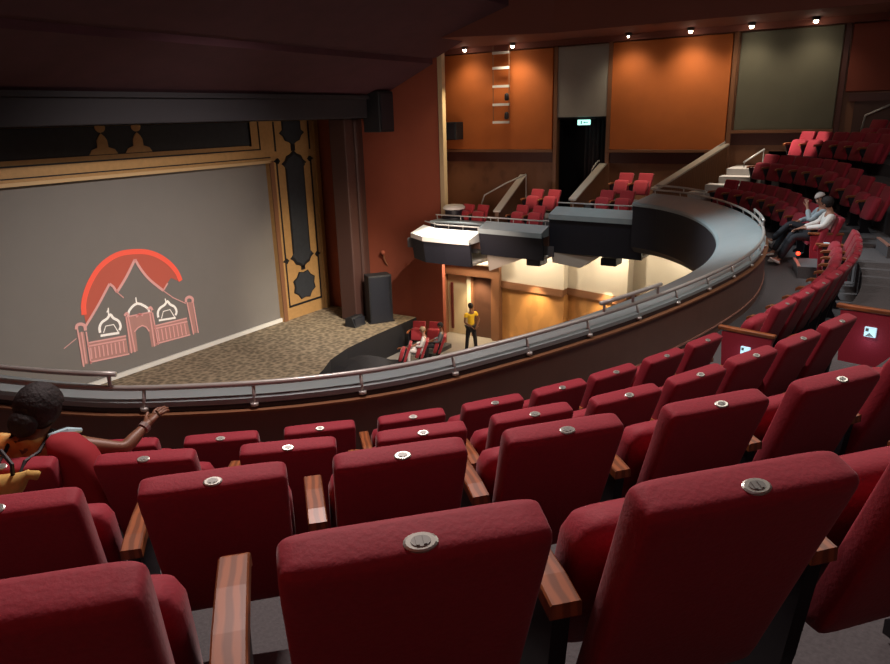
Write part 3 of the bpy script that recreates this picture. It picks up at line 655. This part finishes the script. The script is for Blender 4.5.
obj('wall_blocks', fillp([[(165, 505), (335, 470), (348, 545), (175, 582)], [(460, 425), (605, 392), (620, 460), (470, 500)],
    [(335, 390), (372, 382), (388, 535), (352, 545)], [(425, 371), (450, 365), (475, 510), (450, 518)], [(372, 382), (425, 371), (436, 438), (405, 422), (378, 446)], [(125, 455), (150, 450), (170, 590), (142, 600)], [(610, 320), (630, 318), (650, 455), (630, 458)]], .006), M['pinkfill'], scr)
lines = [[(165, 500), (335, 468)], [(460, 425), (605, 390)], [(175, 585), (350, 548)], [(470, 503), (620, 463)], [(335, 385), (360, 545)], [(345, 385), (375, 540)], [(440, 365), (462, 515)], [(452, 365), (478, 508)], [(335, 385), (450, 362)],
         [(120, 440), (148, 605)], [(158, 450), (180, 592)], [(138, 450), (158, 590)], [(605, 320), (635, 462)], [(632, 318), (655, 455)], [(165, 515), (335, 483)], [(460, 437), (607, 405)], [(372, 450), (388, 432), (408, 422), (425, 430), (438, 448)]]
for k in range(9): lines.append([(178+k*18, 520-k*3.6), (184+k*18, 570-k*3.7)])
for k in range(8): lines.append([(475+k*17, 440-k*3.8), (483+k*17, 492-k*4.2)])
obj('wall_outlines', merge([lshape(l, .045 if len(l) == 2 and abs(l[0][0]-l[1][0]) > 20 else .04) for l in lines]), M['pinkline'], scr)
for pts_, w_ in (([(115, 440), (118, 422), (135, 416), (152, 424), (155, 445)], .09), ([(600, 320), (602, 303), (616, 296), (630, 305), (630, 322)], .09), ([(328, 380), (338, 368), (348, 380)], .08), ([(433, 352), (443, 342), (452, 355)], .08), ([(380, 385), (395, 372), (410, 378)], .06)):
    obj('tower_knob', lshape(smooth2(pts_, 3), w_), M['pinkline'], scr)

# loudspeakers
def loudspeaker(label, loc, w_, d_, h_, rot=0):
    t = thing('loudspeaker', label, 'loudspeaker', loc, rot); obj('cabinet', bx(-w_/2, w_/2, -d_/2, d_/2, 0, h_, bev=.02), M['speaker'], t)
    obj('grille', bx(-w_/2+.04, w_/2-.04, -d_/2-.02, -d_/2, .04, h_-.04, bev=.008), M['band'], t); return t
t = loudspeaker('tall black loudspeaker standing on the stage in front of the red wall', (19.35, 15.2, -7), 0.85, .55, 1.72, math.radians(-35))
obj('foot', bx(-.46, .46, -.3, .3, 0, .05), M['dark'], t)
t = thing('monitor_speaker', 'small low black wedge speaker on the stage left of the tall one', 'loudspeaker', (18.5, 15.6, -7)); bm = bmesh.new()
prism(bm, [(-.2, 0), (.25, 0), (.25, .3), (-.05, .35)], lambda u, v: V(-.3, u, v), lambda u, v: V(.3, u, v)); obj('wedge_cabinet', bm, M['speaker'], t)
obj('grille', bx(-.26, .26, -.18, -.06, .05, .3), M['band'], t)
t = thing('wall_fitting', 'small round lamp fitting on a bent bracket on the red wall above the tall loudspeaker', 'wall fitting', (20.33, 15.6, -4.75))
obj('bracket', tb([(.1, -.1, -.5), (-.02, -.05, -.3), (-.08, 0, 0)], .02), M['trimwood'], t); bm = bmesh.new(); bmesh.ops.create_uvsphere(bm, u_segments=12, v_segments=8, radius=.09, matrix=Matrix.Translation((-.08, 0, .05))); obj('round_head', bm, M['redwall'], t, smooth=True)
loudspeaker('small black loudspeaker mounted high on the wall by the cream edge', (22.15, 13.65, -.8), .55, .5, .6, math.radians(-90))
bm = bmesh.new(); box(bm, -.4, .4, -.35, .35, -.5, .8, bev=.04)
t = thing('hanging_speaker', 'dark boxy speaker hung at the right end of the stage header', 'loudspeaker', (19.75, 15.1, .05)); obj('cabinet', bm, M['speaker'], t); obj('grille', bx(-.34, .34, -.38, -.35, -.42, .72), M['band'], t)
# curved dark pit shroud in front of the stage
t = thing('orchestra_pit_cover', 'low black curved cover at the foot of the stage front', 'pit cover', (16.0, 13.2, -8)); rings = []
for k in range(9):
    a = k/8; x = -1.9+3.8*a; h = .25+.75*math.sin(PI*min(1, a*.9+.15)); rings.append([V(x, .35, 0), V(x, -.35, 0), V(x, -.3, h*.7), V(x, -.05, h), V(x, .3, h)])
obj('cover_shell', loft(bmesh.new(), rings), M['black'], t); obj('cover_lip', tb([(-1.9, -.3, .03), (0, -.38, .03), (1.9, -.3, .03)], .03), M['dark'], t)

# lighting ladder on the side wall
t = thing('lighting_ladder', 'white slim lighting ladder hanging on the orange side wall', 'ladder', (22.1, 11.7, -.3))
for y in (-.3, .3): obj('upright', tb([(0, y, 0), (0, y, 2.5)], .016), M['trimwood'], t)
for z in (.05, .62, 1.2, 1.78, 2.25): obj('rung', bx(-.04, .04, -.31, .31, z-.03, z+.05), M['white'], t)
for z in (.15, .75): obj('lamp_head', lathe(bmesh.new(), [(.05, 0), (.08, .05), (.07, .2), (.03, .24)], 12, (-.02, -.22, z)), M['dark'], t, smooth=True)
# exit sign
t = thing('exit_sign', 'small lit green-white exit sign over the dark doorway', 'sign', (22.45, 8.87, -.3)); obj('sign_box', bx(-.06, .06, -.2, .2, -.08, .08, bev=.01), M['exitm'], t)
bm = bmesh.new(); box(bm, -.066, -.06, -.16, -.04, -.012, .012); prism(bm, [(-.04, -.04), (.0, 0), (-.04, .04)], lambda u, v: V(-.066, u, v), lambda u, v: V(-.06, u, v)); box(bm, -.066, -.06, .05, .09, -.05, .05)
obj('sign_marks', bm, M['exitd'], t)
# downlights
E_ = [.7, 1.1, .7, 1.0, .6, .45]
for i, (y, pl) in enumerate(zip((13.0, 11.2, 7.37, 5.57, 3.96, 2.4), ('over the narrow speaker end of the orange panel', 'next to the top of the white lighting ladder', 'faint one right of the grey panel', 'brightest one over the middle of the wide orange panel', 'over the left side of the grey-green panel', 'over the right side of the grey-green panel'))):
    t = thing('ceiling_downlight', 'small bright ceiling downlight, ' + pl, 'ceiling light', (21.95, y, 2.22), 0, 'downlights along the side wall')
    obj('housing', lathe(bmesh.new(), [(.1, 0), (.1, -.05), (.08, -.09), (.065, -.09)], 16), M['lamp_body'], t)
    bm = bmesh.new(); bmesh.ops.create_uvsphere(bm, u_segments=12, v_segments=8, radius=.06 if i != 2 else .035, matrix=Matrix.Translation((0, 0, -.1))); obj('lens', bm, M['lens'], t, smooth=True)
    light('downlight_beam', 'SPOT', (21.6, y, 2.0), 130*E_[i], (1, .82, .6), (22.45, y, -.3), .2, 115, 1)
# stalls level lamps
for x, y, z, e in ((21.3, 12.6, -4.5, 170), (20.9, 10.2, -4.25, 110), (20.9, 7.6, -4.1, 100), (21, 5.2, -4.1, 50)):
    t = thing('soffit_lamp', 'recessed lamp under the side boxes, %s' % {12.6: 'over the stalls entrance', 10.2: 'lighting the first cream bulkhead', 7.6: 'lighting the second cream bulkhead', 5.2: 'lighting the third cream bulkhead'}[y], 'ceiling light', (x, y, z+.12))
    obj('lamp_ring', lathe(bmesh.new(), [(.09, 0), (.09, -.03), (.05, -.03)], 14), M['lamp_body'], t); obj('lens', lathe(bmesh.new(), [(.05, -.02), (.04, -.05), (.01, -.055)], 12), M['lens'], t)
    light('wall_washer', 'SPOT', (21.35, y, -5.5), e*1.5, (1, .78, .45), (22, y, -6.8), .1, 80, .8)
    light('soffit_beam', 'POINT', (x, y, z-.05), e, (1, .85, .62), size=.08)
light('box_spot', 'SPOT', (19.5, 11.5, 2.0), 4000, (1, .93, .85), (18.2, 11.6, -3.4), .1, 26, .6)
light('box_spot', 'SPOT', (20.2, 9.2, 2.0), 700, (1, .85, .7), (21.4, 9.6, -2.6), .1, 28, .6)
light('edge_fill', 'SPOT', (20.8, 11.8, 2.1), 700, (1, .8, .5), (20.83, 13.2, -1), .05, 50, 1)  # extra spot added just to brighten the cream wall end
light('box_spot', 'SPOT', (20.2, 6.3, 2.0), 600, (1, .85, .7), (21.4, 6.7, -2), .1, 28, .6)
light('box_spot', 'SPOT', (19.2, 4.0, 2.0), 900, (1, .85, .7), (*rim(20.62, 3.3)[0].xy, -.95), .05, 19, .5)
light('ledge_fill', 'SPOT', (16, 8, 3.3), 700, (.95, .97, 1), (18.6, 8.2, -3), .2, 55, .9)  # added fill without a fixture, lightens the side box ledges
light('step_spot', 'SPOT', (20.6, 3.4, 2.0), 900, (1, .88, .75), (21.0, 3.3, -2), .1, 40, .6)

# ------------------------------------------------------------------ people
def skin_obj(name, verts, edges, radii, m, parent, lv=2, root=0):
    me = bpy.data.meshes.new(name); me.from_pydata([tuple(v) for v in verts], edges, []); me.materials.append(m)
    o = bpy.data.objects.new(name, me); C.objects.link(o); o.parent = parent
    md = o.modifiers.new('skin', 'SKIN'); md.use_smooth_shade = True; md.branch_smoothing = .6
    for i, r in enumerate(radii):
        d = me.skin_vertices[0].data[i]; r = r if isinstance(r, tuple) else (r, r); d.radius = r; d.use_root = (i == root)
    sb = o.modifiers.new('sub', 'SUBSURF'); sb.levels = lv; sb.render_levels = lv
    return o
def chain(*pts): return list(pts)
def lerp(a, b, t): return Vector(a)*(1-t)+Vector(b)*t
def figure(root, J, skinm, shirt, legs, shoes, hairm, sleeve=1.0, lv=2, head_dir=V(0, 1, 0), hair_style='short', gender=1):
    J = {k: Vector(v) for k, v in J.items()}
    vs, es, rs = [], [], []
    def add(p, r, par=None):
        vs.append(Vector(p)); rs.append(r); i = len(vs)-1
        if par is not None: es.append((par, i))
        return i
    pel = add(J['pelvis'], (.14, .11)); wa = add(lerp(J['pelvis'], J['chest'], .5), (.12, .09), pel); ch = add(J['chest'], (.15, .1), wa)
    nk0 = add(lerp(J['chest'], J['neck'], .8), (.075, .065), ch); nk = add(J['neck'], (.05, .05), nk0)
    hd = J['head']; u = (hd-J['neck']).normalized(); f = (head_dir-u*head_dir.dot(u)).normalized()
    jaw = add(hd-u*.06+f*.015, (.055, .06), nk); mid = add(hd, (.072, .085), jaw); add(hd+u*.06, (.066, .078), mid)
    add(hd-u*.02+f*.1, .011, mid)         # nose
    hands = []
    for s in ('l', 'r'):
        sh = add(J['sh_'+s], .055, ch); el0 = add(lerp(J['sh_'+s], J['el_'+s], .5), .045, sh); el = add(J['el_'+s], .037, el0)
        fa = add(lerp(J['el_'+s], J['ha_'+s], .4), .036, el); wr = add(J['ha_'+s], .024, fa)
        d = (J['ha_'+s]-J['el_'+s]).normalized(); side = d.cross(V(0, 0, 1)); side = side.normalized() if side.length > .1 else V(1, 0, 0)
        pm = add(J['ha_'+s]+d*.055, (.036, .016), wr); hands.append((pm, d, side))
        for k, (o1, ln) in enumerate(((-.03, .065), (-.01, .078), (.011, .073), (.03, .055))):
            a = add(J['ha_'+s]+d*.095+side*o1, .0095, pm); b = add(J['ha_'+s]+d*(.095+ln*.5)+side*o1-V(0, 0, .006), .0085, a); add(J['ha_'+s]+d*(.09+ln)+side*o1-V(0, 0, .022), .0075, b)
        a = add(J['ha_'+s]+d*.045-side*.045, .011, wr); add(J['ha_'+s]+d*.085-side*.062, .009, a)
        hp = add(J['hip_'+s], .085, pel); th = add(lerp(J['hip_'+s], J['kn_'+s], .5), .07, hp); kn = add(J['kn_'+s], .052, th)
        ca = add(lerp(J['kn_'+s], J['an_'+s], .35), .052, kn); an = add(J['an_'+s], .034, ca); add(J['toe_'+s], (.035, .022), an)
    body = skin_obj('body', vs, es, rs, skinm, root, lv)
    def cloth(nm, keys, m, grow=.014):
        v2, e2, r2 = [], [], []
        for path in keys:
            prev = None
            for p, r in path:
                p = Vector(p)
                idx = next((i for i, q in enumerate(v2) if (q-p).length < 1e-4), None)
                if idx is None: v2.append(p); r2.append(tuple(x+grow for x in r) if isinstance(r, tuple) else r+grow); idx = len(v2)-1
                if prev is not None and (prev, idx) not in e2 and prev != idx: e2.append((prev, idx))
                prev = idx
        return skin_obj(nm, v2, e2, r2, m, root, lv)
    mid_ = lerp(J['pelvis'], J['chest'], .5)
    arms = []
    for s in ('l', 'r'):
        pth = [(J['chest'], (.15, .1)), (J['sh_'+s], .055), (lerp(J['sh_'+s], J['el_'+s], .5), .046)]
        if sleeve > .6: pth += [(J['el_'+s], .039), (lerp(J['el_'+s], J['ha_'+s], .8), .03)]
        arms.append(pth)
    cloth('shirt', [[(J['pelvis'], (.14, .11)), (mid_, (.12, .09)), (J['chest'], (.15, .1)), (lerp(J['chest'], J['neck'], .7), (.07, .06))]]+arms, shirt)
    lg = [[(J['pelvis']-V(0, 0, .01), (.142, .112)), (J['hip_'+s], .088), (lerp(J['hip_'+s], J['kn_'+s], .5), .072), (J['kn_'+s], .056), (lerp(J['kn_'+s], J['an_'+s], .35), .055), (lerp(J['kn_'+s], J['an_'+s], .93), .042)] for s in ('l', 'r')]
    cloth('trousers', lg, legs, .012)
    for s in ('l', 'r'):
        a, b = J['an_'+s], J['toe_'+s]; skin_obj('shoe', [lerp(a, b, -.25)-V(0, 0, .03), lerp(a, b, .35)-V(0, 0, .02), b+(b-a)*.25], [(0, 1), (1, 2)], [(.042, .035), (.045, .035), (.04, .022)], shoes, root, lv)
    # hair as a shell over the skull
    bm = bmesh.new(); bmesh.ops.create_uvsphere(bm, u_segments=20, v_segments=14, radius=1)
    side = u.cross(f)
    for v in bm.verts:
        c = v.co.copy(); v.co = hd+(u*.03-f*.015)+(side*c.x*.088+f*c.y*.105+u*c.z*.1)*(1.18 if hair_style == 'bun' else 1)
    cut = [v for v in bm.verts if (v.co-hd).dot(f) > .03 and (v.co-hd).dot(u) < .05]
    bmesh.ops.delete(bm, geom=cut, context='VERTS')
    if hair_style != 'cap':
        h = obj('hair', bm, hairm, root, smooth=True)
    else:
        low = [v for v in bm.verts if (v.co-hd).dot(u) < .035]; bmesh.ops.delete(bm, geom=low, context='VERTS')
        h = obj('cap', bm, M['cap'], root, smooth=True)
        bm2 = bmesh.new(); bmesh.ops.create_uvsphere(bm2, u_segments=16, v_segments=10, radius=1)
        for v in bm2.verts: c = v.co.copy(); v.co = hd-u*.02-f*.03+side*c.x*.086+f*c.y*.08+u*c.z*.085
        obj('hair', bm2, hairm, root, smooth=True)
    md = h.modifiers.new('s', 'SOLIDIFY'); md.thickness = .012
    if hair_style == 'bun':
        bm = bmesh.new()
        bmesh.ops.create_uvsphere(bm, u_segments=16, v_segments=10, radius=1)
        for v in bm.verts: c = v.co.copy(); v.co = hd-f*.1-u*.05+side*c.x*.07+f*c.y*.06+u*c.z*.07
        obj('hair_bun', bm, hairm, root, smooth=True)
    for sgn in (-1, 1):
        bm = bmesh.new(); bmesh.ops.create_uvsphere(bm, u_segments=8, v_segments=6, radius=.012, matrix=Matrix.Translation(hd+f*.078+side*.03*sgn+u*.01)); obj('eye', bm, M['eye'], root)
        bm = bmesh.new(); bmesh.ops.create_uvsphere(bm, u_segments=10, v_segments=8, radius=1)
        for v in bm.verts: c = v.co.copy(); v.co = hd+side*(.08+c.x*.01)*sgn+f*(-.005+c.y*.018)+u*c.z*.028
        obj('ear', bm, skinm, root, smooth=True)
    bm = bmesh.new(); tube(bm, [hd+f*.075-u*.055-side*.02, hd+f*.085-u*.055, hd+f*.075-u*.055+side*.02], .005, 6); obj('mouth', bm, mat('lips', (.25, .06, .05), .5), root)
    return body
SIT = dict(pelvis=(0, .18, .56), chest=(0, .1, .9), neck=(0, .1, 1.1), head=(0, .14, 1.24), sh_l=(-.17, .1, 1.01), sh_r=(.17, .1, 1.01), el_l=(-.25, .2, .75), el_r=(.25, .2, .75), ha_l=(-.1, .42, .72), ha_r=(.1, .42, .72),
           hip_l=(-.1, .22, .55), hip_r=(.1, .22, .55), kn_l=(-.12, .62, .56), kn_r=(.12, .62, .56), an_l=(-.12, .62, .1), an_r=(.12, .62, .1), toe_l=(-.12, .76, .05), toe_r=(.12, .76, .05))
def person(label, loc, rot, J, scale=1, **kw):
    t = thing('person', label, 'person', loc, rot); t.scale = (scale,)*3; figure(t, {**SIT, **J}, **kw); return t
# two in the far front row
q, n = rim(15.87, 1.24); rot = math.atan2(n.x, -n.y)
t = person('seated person in a white top with dark hair, nearer of the two by the aisle', (q.x, q.y, -2.82), rot, dict(pelvis=(0, .2, .52), chest=(0, .08, .81), neck=(0, .09, .99), head=(0, .14, 1.11), sh_l=(-.18, .09, .92), sh_r=(.18, .09, .92), an_l=(-.05, .82, .1), toe_l=(-.05, .95, .14), kn_l=(-.1, .62, .54), an_r=(.15, .8, .1), toe_r=(.15, .94, .06), ha_l=(-.05, .5, .68), ha_r=(.12, .5, .66)),
   skinm=M['skin'], shirt=M['whitecloth'], legs=M['jeans'], shoes=M['shoe'], hairm=M['hair'], head_dir=V(.7, .6, 0), hair_style='short', scale=1.04)
q, n = rim(16.43, 1.24); rot = math.atan2(n.x, -n.y)
t = person('seated person in a pale cap raising a hand to the chin, farther of two', (q.x, q.y, -2.82), rot, dict(pelvis=(0, .2, .52), chest=(0, .08, .81), neck=(0, .09, .99), head=(0, .14, 1.11), sh_l=(-.18, .09, .92), sh_r=(.18, .09, .92), an_l=(.05, .88, .34), toe_l=(.05, 1.0, .4), kn_l=(-.05, .6, .68), an_r=(.18, .8, .1), toe_r=(.18, .93, .06), el_l=(-.22, .33, .76), ha_l=(-.1, .36, 1.0), ha_r=(.0, .5, .7)),
   skinm=M['skin'], shirt=M['bluegrey'], legs=M['jeans'], shoes=M['shoe'], hairm=M['hair'], head_dir=V(-.6, .8, 0), hair_style='cap', scale=1.04)
# standing person in the stalls
STAND = dict(pelvis=(0, 0, .95), chest=(0, .0, 1.28), neck=(0, 0, 1.5), head=(0, .02, 1.63), sh_l=(-.18, 0, 1.41), sh_r=(.18, 0, 1.41), el_l=(-.27, -.05, 1.14), el_r=(.3, -.03, 1.14), ha_l=(-.1, -.15, 1.0), ha_r=(.16, -.14, 1.0),
             hip_l=(-.09, 0, .9), hip_r=(.09, 0, .9), kn_l=(-.14, .02, .5), kn_r=(.14, -.02, .5), an_l=(-.18, .03, .08), an_r=(.16, -.06, .08), toe_l=(-.2, .16, .04), toe_r=(.18, .08, .04))
t = person('standing person in a yellow shirt and black trousers, seen from behind in the stalls', (20.3, 11.95, -8), math.radians(-30), STAND, skinm=M['skin_d'], shirt=M['yellow'], legs=M['trousers'], shoes=M['trousers'], hairm=M['hair'], sleeve=.5, scale=1.04)
# stalls seats and two seated people
for x, y, lab in ((19.2, 12.35, 'stalls seat holding the dark haired person in grey'), (18.5, 12.6, 'stalls seat holding the person in white'), (17.95, 12.9, 'empty small red stalls seat left of the two seated people')):
    r_ = place_seat(V(x, y, 0), V(.5, -.85, 0).normalized(), -8, 'red ' + lab, 'red stalls seats', 'box')
place_seat(V(19.75, 13.75, 0), V(.9, .3, 0).normalized(), -7.85, 'bright red seat standing against the wall at the end of the stage', 'red stalls seats', 'box')
place_seat(V(19.95, 13.2, 0), V(.9, .3, 0).normalized(), -7.85, 'bright red wall seat nearest the entrance door in the stalls', 'red stalls seats', 'box')
obj('floor', bx(19.2, 20.5, 12.9, 14.2, -8, -7.85), M['carpet'], kind='structure')
person('dark haired person in grey seated in the stalls', (19.2, 12.35, -8), math.radians(30), {}, skinm=M['skin_d'], shirt=mat('grey_top', (.15, .16, .17), .8), legs=M['trousers'], shoes=M['trousers'], hairm=M['hair'], lv=1)
person('person in a cream top seated in the stalls left of the dark haired one', (18.5, 12.6, -8), math.radians(30), {}, skinm=M['skin'], shirt=M['whitecloth'], legs=M['whitecloth'], shoes=M['trousers'], hairm=mat('fair_hair', (.3, .2, .12), .6), lv=1)

# woman in the second row, near left
wp = V(1.36, 3.4, 0); wn = V(-.81, -.59, 0)
rotw = math.atan2(wn.x, -wn.y)
wt = person('seated woman with dark hair in a bun and orange patterned top, reaching out one arm', (wp.x, wp.y, -2.41), rotw,
  dict(pelvis=(.08, .24, .5), chest=(.08, .18, .86), neck=(.12, .2, .975), head=(.14, .23, 1.075), sh_r=(.28, .18, .91), el_r=(.5, .25, .84), ha_r=(.57, .41, .9), sh_l=(-.13, .18, .95), el_l=(-.15, .32, .7), ha_l=(.0, .5, .7),
       hip_l=(-.02, .28, .5), hip_r=(.18, .28, .5), kn_l=(-.05, .62, .52), kn_r=(.2, .62, .52)),
  skinm=M['skin_d'], shirt=M['orangecloth'], legs=M['trousers'], shoes=M['trousers'], hairm=M['hair'], sleeve=.3, head_dir=V(.3, .95, 0), hair_style='bun')
# her shawl, straps, watch
rings = []
for k, (z, wd, th, x, y) in enumerate(((.985, .05, .06, .24, .14), (.97, .14, .14, .27, .13), (.9, .21, .17, .31, .12), (.8, .23, .18, .345, .11), (.66, .24, .18, .36, .1), (.5, .22, .16, .37, .12), (.42, .18, .1, .37, .12))):
    rings.append(superring(x, y, z, wd, th, 24, .8))
obj('red_shawl', loft(bmesh.new(), rings), M['shawl'], wt, smooth=True)
for xo in (-.1, .1):
    obj('shoulder_strap', tb([(.1+xo, .3, .92), (.1+xo*.9, .2, .985), (.1+xo*.8, .07, .93), (.1+xo*.6, -.02, .93), (.1+xo*.5, -.1, .86)], .009, 6), M['strap'], wt)
obj('wristwatch', tb([(.556, .38, .888), (.566, .4, .896)], .032, 12), M['watch'], wt)
obj('collar_cloth', tb([(.2, .14, .98), (.26, .2, .975), (.3, .26, .95)], [.012, .02, .012], 8), M['bluecloth'], wt)
bo = V(.59, -.81, 0)*.08
bg = thing('cloth_bag', 'soft pale yellow cloth bag with black strap hung behind the seated woman', 'bag', (wp.x+wn.x*.17+bo.x, wp.y+wn.y*.17+bo.y, -2.34), rotw)
rings = []
for x, wz, wy, z in ((-.34, .02, .03, .78), (-.3, .09, .09, .77), (-.18, .13, .12, .76), (-.05, .15, .13, .765), (.06, .12, .11, .79), (.13, .07, .07, .83), (.17, .03, .03, .87)):
    rings.append([V(x, wy/2*math.cos(a)*1.2, z+wz/2*math.sin(a)*1.3) for a in np.linspace(0, 2*PI, 17)[:-1]])
obj('bag_body', loft(bmesh.new(), rings), M['bag'], bg, smooth=True)
obj('bag_strap', tb([(.1, .0, .85), (.12, -.02, .93), (.06, .02, .98)], .01, 6), M['strap'], bg)
obj('bag_knot', tb([(.14, 0, .85), (.17, 0, .865), (.2, 0, .86), (.215, 0, .875)], [.025, .02, .022, .01], 12), M['bag'], bg, smooth=True)
for k in used:
    if not used[k]:
        for c in list(protos[k].children_recursive): bpy.data.objects.remove(c)
        bpy.data.objects.remove(protos[k])
